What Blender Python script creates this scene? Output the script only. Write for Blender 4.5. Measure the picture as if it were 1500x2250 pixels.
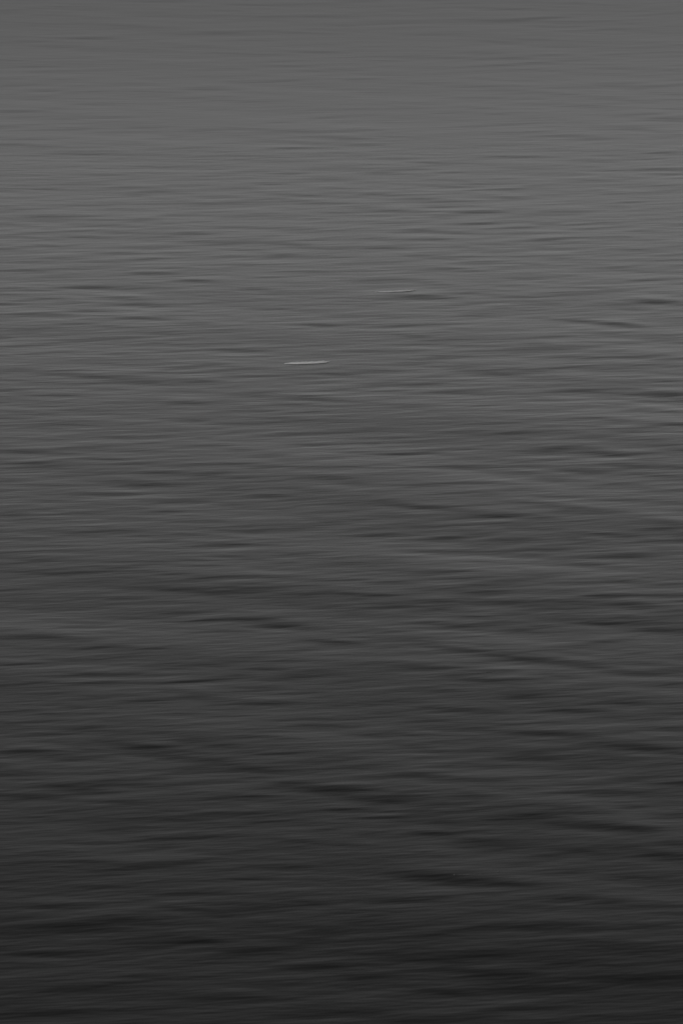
import bpy, math, random
import numpy as np

scene = bpy.context.scene
for o in list(bpy.data.objects):
    bpy.data.objects.remove(o, do_unlink=True)

# ------------------------------------------------------------------ camera
CAM_H = 3.0                                   # eye height above the water
E_TOP, E_BOT = math.radians(7.5), math.radians(29.0)
PITCH = (E_TOP + E_BOT) / 2                   # degrees below the horizon
VFOV = E_BOT - E_TOP
PW, PH = 1500.0, 2250.0
FPX = PH / 2 / math.tan(VFOV / 2)
cd = bpy.data.cameras.new('camera')
cam = bpy.data.objects.new('camera', cd)
scene.collection.objects.link(cam)
cam.location = (0, 0, CAM_H)
cam.rotation_euler = (math.pi / 2 - PITCH, 0, 0)
cd.sensor_fit = 'VERTICAL'
cd.angle = VFOV
cd.clip_start = 0.05
cd.clip_end = 20000
scene.camera = cam

# ------------------------------------------------------------------ sky, sun, exposure
SUN_EL, SUN_AZ = math.radians(32), math.radians(200)      # high behind the camera, veiled
world = bpy.data.worlds.new('World')
scene.world = world
world.use_nodes = True
nt = world.node_tree
nt.nodes.clear()
sky = nt.nodes.new('ShaderNodeTexSky')
sky.sky_type = 'NISHITA'
sky.sun_disc = False
sky.sun_elevation = SUN_EL
sky.sun_rotation = SUN_AZ
sky.air_density = 1.0
sky.dust_density = 1.0
bw = nt.nodes.new('ShaderNodeRGBToBW')
bg = nt.nodes.new('ShaderNodeBackground')
bg.inputs['Strength'].default_value = 0.13
wo = nt.nodes.new('ShaderNodeOutputWorld')
nt.links.new(sky.outputs[0], bw.inputs[0])
# overcast; added elevation ramp dims horizon and overhead to shape the water's tonal fall-off
geo = nt.nodes.new('ShaderNodeTexCoord')
sep = nt.nodes.new('ShaderNodeSeparateXYZ')
nt.links.new(geo.outputs['Generated'], sep.inputs[0])
sky_ramp = nt.nodes.new('ShaderNodeValToRGB')
sky_ramp.color_ramp.interpolation = 'B_SPLINE'
els = sky_ramp.color_ramp.elements
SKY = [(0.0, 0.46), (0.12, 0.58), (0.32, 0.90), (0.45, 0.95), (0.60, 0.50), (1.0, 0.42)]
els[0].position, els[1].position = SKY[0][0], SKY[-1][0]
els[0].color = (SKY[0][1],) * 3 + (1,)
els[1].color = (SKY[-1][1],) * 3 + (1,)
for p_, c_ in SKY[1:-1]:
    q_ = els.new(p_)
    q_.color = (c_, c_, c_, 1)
nt.links.new(sep.outputs['Z'], sky_ramp.inputs[0])
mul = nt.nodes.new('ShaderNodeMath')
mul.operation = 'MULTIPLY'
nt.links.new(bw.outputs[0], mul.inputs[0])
nt.links.new(sky_ramp.outputs[0], mul.inputs[1])
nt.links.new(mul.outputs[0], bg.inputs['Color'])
nt.links.new(bg.outputs[0], wo.inputs[0])

sl = bpy.data.lights.new('sun', 'SUN')
sl.energy = 0.6
sl.angle = math.radians(14)
sl.color = (1.0, 0.99, 0.98)
so = bpy.data.objects.new('sun', sl)
scene.collection.objects.link(so)
sd = (math.sin(SUN_AZ) * math.cos(SUN_EL), math.cos(SUN_AZ) * math.cos(SUN_EL), math.sin(SUN_EL))
from mathutils import Vector
so.rotation_euler = Vector(sd).to_track_quat('Z', 'Y').to_euler()
so.location = (0, -5, 20)

vs = scene.view_settings
vs.view_transform = 'Standard'
vs.look = 'None'
vs.exposure = 0.38
vs.gamma = 1.0
vs.use_curve_mapping = False

# ------------------------------------------------------------------ pixel -> place on the water
def at(px, py):
    """point of the still water seen at a pixel of the 1500x2250 photograph,
    its distance and the sine of the angle at which it is seen"""
    e = PITCH + math.atan((py - PH / 2) / FPX)
    u = (px - PW / 2) / FPX
    v = (py - PH / 2) / FPX
    dy = math.cos(PITCH) - v * math.sin(PITCH)
    dz = -math.sin(PITCH) - v * math.cos(PITCH)
    t = CAM_H / -dz
    return u * t, dy * t, t, math.sin(e)

# ------------------------------------------------------------------ the water surface
rng = np.random.default_rng(11)
# rows: fine where the water is near, ever coarser to the horizon
ys = []
e = E_BOT + math.radians(4)
step = VFOV / 1900
while e > E_TOP - math.radians(1.5):
    ys.append(CAM_H / math.tan(e))
    e -= step
ys = np.array(ys)
d = ys[-1] - ys[-2]
far = [ys[-1]]
while far[-1] < 9000:
    d *= 1.12
    far.append(far[-1] + d)
near = [ys[0]]
d = ys[1] - ys[0]
while near[-1] > -400:
    d *= 1.15
    near.append(near[-1] - d)
ys = np.concatenate([np.array(near[1:])[::-1], ys, np.array(far[1:])])
DX = 0.021
xs = np.arange(-3.0, 3.0 + DX / 2, DX)
side = [xs[-1]]
d = DX
while side[-1] < 6000:
    d *= 1.2
    side.append(side[-1] + d)
side = np.array(side[1:])
xs = np.concatenate([-side[::-1], xs, side])
NX, NY = len(xs), len(ys)
H = np.zeros((NY, NX))

def erf(v):
    a = 0.147
    v2 = v * v
    return np.sign(v) * np.sqrt(1 - np.exp(-v2 * (4 / math.pi + a * v2) / (1 + a * v2)))

def ripple(cx, cy, hl, hw, s, tilt, bend=0.0, back=2.6):
    """one lens-shaped wavelet: a steep face towards the viewer (slope s, half width hw, half
    length hl) with long flat flanks; tilt = dy/dx of its crest"""
    R = 2.6 * hl
    W = hw * back
    x0, x1 = np.searchsorted(xs, [cx - R, cx + R])
    m = 3.2 * W + abs(tilt) * R + abs(bend) * R * R
    y0, y1 = np.searchsorted(ys, [cy - m, cy + m])
    if x1 - x0 < 2 or y1 - y0 < 2:
        return
    dx = xs[x0:x1] - cx
    v = (ys[y0:y1] - cy)[:, None] - (tilt * dx + bend * dx * dx)[None, :]
    q = np.abs(dx / hl)
    win = np.exp(-0.9 * q ** 2.2)
    k = s * hw * math.sqrt(math.pi) / 2
    # pinching the width towards the ends gives the spindle outline
    H[y0:y1, x0:x1] += k * (erf(v / hw) - erf(v / W)) * win[None, :]

# low oblique undulation running from upper left to lower right
XX, YY = np.meshgrid(xs, ys)
fade = np.exp(-(np.maximum(0, YY - 40) / 40) ** 2) * np.exp(-(np.maximum(0, 0 - YY) / 40) ** 2) * np.exp(-(np.maximum(0, np.abs(XX) - 40) / 40) ** 2)
near_gain = 0.5 + 1.6 * np.exp(-(np.maximum(0, YY - 5) / 5.0) ** 2)
for k in range(30):
    lam = float(rng.uniform(0.28, 1.1))
    ang = math.radians(float(rng.normal(70, 12)))        # direction of travel
    a = 0.0027 * lam / (2 * math.pi) * float(rng.uniform(0.4, 1.1))
    if lam < 0.6: a *= 0.7
    kk = 2 * math.pi / lam
    # waves shorter than the local mesh are left to the material
    H += a * np.sin(kk * (XX * math.cos(ang) + YY * math.sin(ang)) + float(rng.uniform(0, 6.28))) * fade * near_gain
del XX, YY, fade, near_gain

# the countless small ripples
def calm(y):
    # lower waves out in the open
    return 1.0 if y < 11 else 0.42 + 0.58 * math.exp(-((y - 11) / 5.0) ** 2)
def grow(y):
    # the ripples lengthen towards the open water
    return 1 + 0.13 * max(0.0, y - 6.0)
N1 = 21000
for i in range(N1):
    y = float(rng.uniform(4.6, 27.0)); x = float(rng.uniform(-3.1, 3.1))
    g = grow(y)
    hl = float(rng.lognormal(math.log(0.052 * g), 0.42))
    hw = float(rng.lognormal(math.log(0.0160 * g ** 0.75), 0.45))
    s = abs(float(rng.normal(0, 0.0165))) + 0.002
    if rng.random() < 0.22: s = -0.5 * s
    s *= calm(y)
    drift = 0.10 + 0.07 * x * (y / 14) ** 1
    ripple(x, y, hl, hw, s, float(rng.normal(drift, 0.06)), float(rng.normal(0, 0.12)))
# a finer, denser chop in the middle distance
for i in range(7000):
    y = float(rng.uniform(6.5, 16.0)); x = float(rng.uniform(-0.17, 0.17)) * y
    g = grow(y)
    ripple(x, y, float(rng.lognormal(math.log(0.050 * g), 0.35)), float(rng.lognormal(math.log(0.011 * g ** 0.6), 0.35)),
           abs(float(rng.normal(0, 0.020))) + 0.003, float(rng.normal(0.10 + 0.07 * x * y / 14, 0.06)))
# broader dark-faced wavelets scattered among them, in loose flocks
flock = [(float(rng.uniform(-3, 3)), float(rng.uniform(4.6, 27))) for _ in range(1100)]
# extra dark-faced wavelets added along the right to darken that side
for _ in range(260):
    fy = float(rng.uniform(5, 24))
    flock.append((fy * float(rng.uniform(0.07, 0.24)), fy))
for (fx, fy) in flock:
    turn = float(rng.normal(-0.02, 0.10))
    for i in range(int(rng.integers(2, 6))):
        g = grow(fy)
        hl = float(rng.lognormal(math.log(0.060 * g), 0.3))
        hw = float(rng.lognormal(math.log(0.021 * g ** 0.7), 0.35))
        ripple(fx + float(rng.normal(0, 0.22)), fy + float(rng.normal(0, 0.16)), hl, hw,
               float(rng.uniform(0.012, 0.040)) * (1 + 0.04 * (fy - 8)) * calm(fy), turn + float(rng.normal(0, 0.05)), float(rng.normal(0, 0.15)), 3.0)

# the stronger dark wavelets that can be picked out: px, py, half length, half width, strength, tilt deg
MARKS = [
 (930,654,75,6,1.0,-1),(730,446,60,3.5,.7,1),(425,514,55,4,.7,1),(350,601,55,4,.8,0),(430,619,55,5,.6,-1),
 (195,631,70,5,.55,0),(310,669,50,5,.5,-1),(90,690,60,4,.5,2),(320,700,70,5,.55,-1),(480,664,90,4,.35,2),
 (60,576,80,3,.5,1),(225,575,80,3,.6,1),(520,563,80,3,.4,1),(70,514,70,3,.4,2),(320,482,40,5,.35,2),
 (1050,492,60,4,.6,1),(1150,500,90,3,.5,2),(1210,526,70,3.5,.5,3),(1040,577,60,4,.45,2),(830,541,60,4,.35,1),
 (1450,664,70,6,.7,-1),(1290,707,80,5,.8,-3),(1350,713,60,5,.6,-2),(1280,633,80,4,.35,0),(1200,651,90,3,.35,2),
 (530,770,70,5,.6,-1),(870,717,90,4,.5,2),(700,715,50,5,.5,-1),(650,703,60,4,.35,0),(780,772,90,4,.4,2),
 (220,745,110,4,.4,3),(50,759,80,4,.5,3),(420,805,60,4,.5,2),(740,822,50,5,.5,-1),(190,825,120,6,.45,-3),
 (270,838,90,5,.4,-1),(690,877,75,7,.85,-3),(400,886,80,6,.35,-1),(1085,821,70,7,.55,-1),(960,787,60,6,.6,2),
 (1260,785,60,5,.5,0),(1260,806,110,4,.4,3),(1290,857,100,3,.5,2),(1470,872,80,9,.6,-2),(1180,903,90,4,.4,1),
 (900,843,90,4,.4,1),(1340,753,110,4,.35,-1),(1490,932,70,6,.8,0),(1450,949,80,5,.5,1),
 (40,992,75,7,.8,-1),(60,1017,100,5,.6,2),(230,1009,60,4,.6,-2),(650,953,85,6,.6,2),(710,976,70,5,.5,1),
 (870,995,95,4.5,.85,-1),(1200,990,75,9,.7,2),(1280,994,70,6,.4,0),(1380,1022,65,7,.65,-2),(490,1022,70,5,.55,2),
 (310,1062,75,9,.75,-2),(230,1085,70,6,.7,0),(370,1102,75,7,.75,0),(1030,1027,70,6,.45,0),(1060,1062,70,5,.6,1),
 (700,1047,60,5,.4,1),(690,1082,80,5,.4,-1),(860,1106,55,7,.6,-3),(950,1116,90,7,.7,-4),(1080,1132,75,8,.7,-3),
 (1260,1118,80,7,.75,-4),(1180,1107,60,5,.4,-1),(760,1052,60,6,.3,0),(540,1168,60,5,.5,0),(480,1197,65,8,.7,-2),
 (200,1170,90,7,.45,2),(130,1165,70,5,.35,0),(140,1212,90,5,.4,0),(1000,1213,95,6,.55,-1),(1140,1185,75,7,.5,1),
 (835,1173,50,5,.55,1),(1390,1220,65,8,.75,0),(1290,1240,75,8,.4,-3),(1330,1175,80,6,.4,-4),(430,1232,50,4,.6,0),
 (1000,1257,60,6,.5,0),(850,1281,60,6,.5,0),(380,1294,95,8,.55,-2),(470,1305,50,7,.4,-4),(1065,1303,60,7,.75,2),
 (970,1322,80,5,.55,1),(790,1308,70,6,.4,-3),(1250,1282,80,6,.4,1),(220,1258,120,5,.35,1),(100,1335,80,5,.4,1),
 (590,1366,70,11,.75,-4),(520,1360,55,7,.4,-1),(640,1377,60,8,.5,-2),(200,1368,60,5,.4,0),(1370,1367,100,9,.7,-2),
 (1470,1385,80,10,.6,-1),(1140,1328,120,9,.4,-6),(1000,1378,70,7,.5,0),(740,1412,70,9,.5,-5),(60,1400,110,9,.7,0),
 (205,1425,80,11,.5,1),(60,1458,120,6,.55,3),(230,1483,90,6,.6,0),(390,1500,65,6,.7,3),(430,1531,60,9,.75,1),
 (640,1490,55,6,.5,2),(1000,1428,110,10,.55,-6),(1170,1448,120,11,.75,-5),(1290,1467,70,8,.5,-1),(930,1466,80,10,.65,-3),
 (1050,1495,80,9,.45,-6),(1150,1496,80,6,.55,0),(1400,1482,80,8,.6,0),(1460,1505,70,8,.45,0),(560,1545,95,8,.6,-1),
 (1280,1562,80,7,.3,0),(980,1557,80,9,.6,-4),(720,1577,80,6,.4,1),(190,1605,80,9,.45,-2),(90,1614,60,6,.4,0),
 (300,1640,70,12,.6,-5),(110,1658,100,13,.5,-2),(390,1665,110,12,.6,-6),(500,1688,80,8,.5,2),(860,1612,75,11,.6,-2),
 (900,1640,70,9,.5,-3),(1230,1613,130,9,.65,-2),(1380,1640,110,13,.6,-4),(1160,1660,70,12,.6,-1),(1490,1600,60,8,.4,0),
 (610,1696,90,9,.5,-2),(700,1735,120,13,.6,-4),(530,1752,95,9,.6,1),(240,1722,90,9,.5,3),(200,1735,80,8,.4,-4),
 (910,1700,80,11,.4,-3),(1060,1681,90,8,.4,-1),(980,1712,90,9,.4,-3),(1490,1720,70,7,.6,0),(1330,1740,90,13,.5,-4),
 (80,1750,100,9,.35,2),(500,1788,90,6,.5,1),(760,1735,80,9,.5,0),(830,1758,90,10,.4,-2),(1220,1775,100,13,.6,-1),
 (1180,1800,110,15,.55,-1),(1340,1820,100,15,.6,-4),(420,1838,80,8,.7,2),(200,1851,100,7,.5,1),(640,1805,80,7,.5,-1),
 (960,1830,80,9,.45,2),(1080,1855,80,15,.6,1),(1000,1840,80,9,.4,-6),(1280,1870,80,9,.3,-3),(1460,1880,70,14,.5,-3),
 (350,1900,90,10,.6,3),(190,1896,70,8,.5,2),(620,1905,60,9,.6,0),(560,1932,80,6,.6,1),(240,1950,80,7,.5,3),
 (940,1926,90,16,.6,-4),(1050,1938,120,15,.6,-3),(880,1977,110,11,.55,1),(1430,1930,110,16,.5,-4),(1250,1975,80,13,.5,1),
 (440,1963,80,8,.5,1),(130,1993,80,8,.5,1),(570,1990,110,14,.5,1),(260,2028,110,15,.55,2),(100,2040,110,13,.45,2),
 (1200,2038,130,14,.5,-1),(960,2052,70,8,.5,2),(670,2068,70,9,.4,1),(420,2068,70,9,.5,1),(1330,2080,130,15,.5,-2),
 (680,2123,75,9,.7,1),(560,2090,90,12,.5,1),(80,2095,90,9,.6,1),(830,2145,80,9,.5,2),(1080,2140,110,15,.5,-2),
 (980,2178,75,11,.6,-2),(1130,2170,110,14,.45,0),(200,2170,130,16,.5,2),(40,2118,80,9,.4,0),(330,2145,90,8,.4,0),
 (500,2195,110,14,.4,1),(1400,2150,110,13,.4,0),(1150,2215,100,10,.4,1),(750,2225,110,13,.4,0),(120,2228,110,9,.5,1),
 (930,2240,100,9,.4,1),(1380,2235,90,9,.4,0),(1440,1310,100,6,.5,0),(1430,1105,80,7,.4,0),(540,1268,90,5,.35,0),
 (1180,290,80,2,.4,2),(1300,305,60,3,.5,2),(1180,345,80,3,.4,0),(1450,372,80,3.5,.5,3),(1300,357,80,3,.4,2),
 (900,373,60,3,.5,2),(1080,418,90,3,.5,2),(900,430,60,3,.4,2),(1420,410,90,3,.5,2),(620,328,60,3,.5,2),
 (230,385,60,3,.5,0),(350,368,70,2,.5,1),(180,450,90,3,.5,1),(60,460,90,3,.5,1),(200,436,60,3,.4,2),
 (860,52,90,3,.35,2),(1200,40,110,3.5,.35,3),(1000,48,120,3,.3,2),(1430,32,90,3,.3,3),(180,84,90,4,.3,0),
 (630,177,60,2.5,.4,2),(480,75,90,3,.3,0),(1100,143,110,2.5,.35,3),(520,70,140,4,.25,1),(1470,188,80,3,.4,3),
 (1340,228,110,3,.35,3),(1090,275,120,2.5,.4,3),(780,288,90,2.5,.4,2),(60,306,80,2,.4,1),(260,290,80,2,.4,1),
]
S_MARK = 0.076
for (px, py, hl, hw, st, tl) in MARKS:
    X, Y, t, se = at(px, py)
    m = t / FPX                                    # metres per pixel across
    ripple(X, Y, hl * m * 0.9, max(hw, 3.2) * m / se * 0.8, S_MARK * (0.75 if py < 480 else 1.15) * st ** 0.6 * (1 + 0.05 * max(0, Y - 9)), math.tan(math.radians(tl)) / se, 0.0, 3.0)
    # thinner ripples riding on it break up its outline
    for k in range(3):
        w = max(hw, 3.2) * m / se
        ox = float(rng.uniform(-0.9, 0.9)) * hl * m
        ripple(X + ox, Y + ox * math.tan(math.radians(tl)) / se + float(rng.uniform(-0.9, 0.9)) * w, hl * m * float(rng.uniform(0.35, 0.75)), w * float(rng.uniform(0.25, 0.5)),
               S_MARK * st * float(rng.uniform(0.2, 0.6)), math.tan(math.radians(tl + 1.0)) / se, 0.0, 3.0)

V = np.empty((NY, NX, 3), dtype=np.float32)
V[..., 0] = xs[None, :]
V[..., 1] = ys[:, None]
V[..., 2] = H
idx = np.arange(NX * NY, dtype=np.int32).reshape(NY, NX)
quads = np.stack([idx[:-1, :-1], idx[:-1, 1:], idx[1:, 1:], idx[1:, :-1]], axis=-1).reshape(-1, 4)
me = bpy.data.meshes.new('water')
me.vertices.add(NX * NY)
me.vertices.foreach_set('co', V.ravel())
nf = len(quads)
me.loops.add(nf * 4)
me.loops.foreach_set('vertex_index', quads.ravel())
me.polygons.add(nf)
me.polygons.foreach_set('loop_start', np.arange(0, nf * 4, 4, dtype=np.int32))
me.polygons.foreach_set('loop_total', np.full(nf, 4, dtype=np.int32))
me.update(calc_edges=True)
me.shade_smooth()
water = bpy.data.objects.new('water', me)
scene.collection.objects.link(water)
water['kind'] = 'structure'
water['label'] = 'dark grey rippled open water filling the whole view'
print('water faces', nf)

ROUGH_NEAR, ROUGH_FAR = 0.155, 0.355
m = bpy.data.materials.new('dark_water')
m.use_nodes = True
n = m.node_tree.nodes
L = m.node_tree.links
b = n['Principled BSDF']
b.inputs['Base Color'].default_value = (0.003, 0.003, 0.003, 1)
b.inputs['IOR'].default_value = 1.333
b.inputs['Roughness'].default_value = 0.13
tc = n.new('ShaderNodeTexCoord')
def stretched_noise(sx, sy, rot, detail, rough):
    mp = n.new('ShaderNodeMapping')
    mp.inputs['Scale'].default_value = (sx, sy, 1)
    r0 = n.new('ShaderNodeVectorRotate')
    r0.rotation_type = 'Z_AXIS'
    r0.inputs['Angle'].default_value = math.radians(rot)
    L.new(tc.outputs['Object'], r0.inputs['Vector'])
    L.new(r0.outputs[0], mp.inputs['Vector'])
    t = n.new('ShaderNodeTexNoise')
    t.inputs['Scale'].default_value = 1
    t.inputs['Detail'].default_value = detail
    t.inputs['Roughness'].default_value = rough
    L.new(mp.outputs[0], t.inputs['Vector'])
    return t.outputs['Fac']
def bump(height, dist, prev=None):
    bp = n.new('ShaderNodeBump')
    bp.inputs['Strength'].default_value = 1
    bp.inputs['Distance'].default_value = dist
    L.new(height, bp.inputs['Height'])
    if prev: L.new(prev, bp.inputs['Normal'])
    return bp.outputs[0]
# far water made rougher to flatten its brightness; the near water is sleeker
sp = n.new('ShaderNodeSeparateXYZ')
L.new(tc.outputs['Object'], sp.inputs[0])
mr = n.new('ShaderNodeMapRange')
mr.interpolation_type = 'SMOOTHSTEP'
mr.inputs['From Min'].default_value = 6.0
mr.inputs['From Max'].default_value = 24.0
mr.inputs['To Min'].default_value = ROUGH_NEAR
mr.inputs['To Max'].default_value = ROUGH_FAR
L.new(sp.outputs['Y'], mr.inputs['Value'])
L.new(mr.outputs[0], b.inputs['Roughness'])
n1 = bump(stretched_noise(5.5, 24, -7, 2, 0.5), 0.0015)
n2 = bump(stretched_noise(9, 60, -5, 1, 0.5), 0.0002, n1)
L.new(n2, b.inputs['Normal'])
me.materials.append(m)

# ------------------------------------------------------------------ pale things afloat
fm = bpy.data.materials.new('pale_foam')
fm.use_nodes = True
fb = fm.node_tree.nodes['Principled BSDF']
fb.inputs['Base Color'].default_value = (0.5, 0.5, 0.5, 1)
fb.inputs['Roughness'].default_value = 0.6
fn = fm.node_tree.nodes.new('ShaderNodeTexNoise')
fn.inputs['Scale'].default_value = 90
fn.inputs['Detail'].default_value = 4
fr = fm.node_tree.nodes.new('ShaderNodeValToRGB')
fr.color_ramp.elements[0].color = (0.31, 0.31, 0.31, 1)
fr.color_ramp.elements[1].color = (0.55, 0.55, 0.55, 1)
fm.node_tree.links.new(fn.outputs['Fac'], fr.inputs[0])
fm.node_tree.links.new(fr.outputs[0], fb.inputs['Base Color'])

def foam_material(name, lo, hi):
    q = fm.copy()
    q.name = name
    r = [k for k in q.node_tree.nodes if k.type == 'VALTORGB'][0]
    r.color_ramp.elements[0].color = (lo, lo, lo, 1)
    r.color_ramp.elements[1].color = (hi, hi, hi, 1)
    return q
thin_foam = foam_material('thin_foam', 0.31, 0.44)
faint_foam = foam_material('faint_foam', 0.04, 0.07)

def height_at(x, y):
    i = min(max(np.searchsorted(ys, y), 1), NY - 1); j = min(max(np.searchsorted(xs, x), 1), NX - 1)
    return float(H[i-1:i+1, j-1:j+1].mean())

def strand(name, pts, half, label, cat, rmax=0.5, seed=0, mat=None):
    """a slender floating ribbon through picture points, domed on top, half awash"""
    rg = random.Random(seed)
    P = []
    for (px, py) in pts:
        X, Y, t, se = at(px, py)
        P.append((X, Y, t, se))
    NS, K = 40, 8
    vs_, fs = [], []
    ox, oy = sum(p[0] for p in P) / len(P), sum(p[1] for p in P) / len(P)
    tt = np.linspace(0, len(P) - 1, NS)
    X = np.interp(tt, range(len(P)), [p[0] for p in P])
    Y = np.interp(tt, range(len(P)), [p[1] for p in P])
    for i in range(NS):
        q = i / (NS - 1)
        t, se = P[0][2], P[0][3]
        taper = min(1, (q / rmax) ** 0.8 if q < rmax else 1) * min(1, ((1 - q) / 0.16) ** 0.8)
        w = half * t / FPX * (0.12 + 0.88 * taper) * rg.uniform(0.9, 1.1)
        z0 = height_at(float(X[i]), float(Y[i]))
        for k in range(K):
            a = 2 * math.pi * k / K
            vs_.append((X[i] - ox, Y[i] - oy + w * 2.2 * math.cos(a), z0 + w * 0.9 * math.sin(a) + w * 0.35))
    for i in range(NS - 1):
        for k in range(K):
            fs.append((i * K + k, i * K + (k + 1) % K, (i + 1) * K + (k + 1) % K, (i + 1) * K + k))
    fs.append(tuple(range(K))[::-1]); fs.append(tuple((NS - 1) * K + k for k in range(K)))
    mm = bpy.data.meshes.new(name)
    mm.from_pydata(vs_, [], fs); mm.update(); mm.shade_smooth()
    mm.materials.append(mat or fm)
    o = bpy.data.objects.new(name, mm)
    o.location = (ox, oy, 0)
    scene.collection.objects.link(o)
    o['label'] = label; o['category'] = cat; o['group'] = 'pale streaks of foam on the water'
    return o

strand('foam_streak', [(624, 799), (660, 798.4), (695, 797), (724, 795)], 2.9,
       'brightest and nearest of the long pale foam streaks, left of centre on grey water', 'foam streak', 0.22, 1)
strand('foam_streak', [(822, 641.5), (852, 641.5), (885, 640), (915, 637.5)], 1.9,
       'thin pale foam streak just above a short dark ripple, right of centre', 'foam streak', 0.5, 2, thin_foam)
strand('foam_streak', [(1018, 1482), (1050, 1480.5), (1085, 1478)], 0.55,
       'very faint hair-thin foam streak on the darker water, right of centre below the middle', 'foam streak', 0.5, 3, faint_foam)
strand('foam_streak', [(1000, 1923.5), (1025, 1923), (1062, 1922)], 0.5,
       'very faint hair-thin foam streak low in the dark water beside a tiny foam fleck', 'foam streak', 0.3, 4, faint_foam)

def fleck(px, py, r, label):
    X, Y, t, se = at(px, py)
    w = r * t / FPX
    rg = random.Random(px)
    vs_, fs = [], []
    n_, m_ = 10, 5
    for j in range(m_ + 1):
        ph = -0.4 + (math.pi / 2 + 0.4) * j / m_
        for i in range(n_):
            a = 2 * math.pi * i / n_
            rr = math.cos(ph) * w * (1 + 0.15 * math.sin(3 * a + px))
            vs_.append((rr * math.cos(a) * 1.5, rr * math.sin(a) * 1.6, w * 0.8 * math.sin(ph)))
    for j in range(m_):
        for i in range(n_):
            fs.append((j * n_ + i, j * n_ + (i + 1) % n_, (j + 1) * n_ + (i + 1) % n_, (j + 1) * n_ + i))
    mm = bpy.data.meshes.new('foam_fleck')
    mm.from_pydata(vs_, [], fs); mm.update(); mm.shade_smooth()
    mm.materials.append(faint_foam)
    o = bpy.data.objects.new('foam_fleck', mm)
    o.location = (X, Y, height_at(X, Y))
    scene.collection.objects.link(o)
    o['label'] = label; o['category'] = 'foam fleck'; o['group'] = 'tiny foam flecks on the water'
fleck(997, 1923.5, 1.6, 'tiny pale foam fleck at the left end of the lowest faint foam streak')
fleck(1094, 1916, 1.8, 'tiny pale foam fleck alone to the right of the lowest faint foam streak')
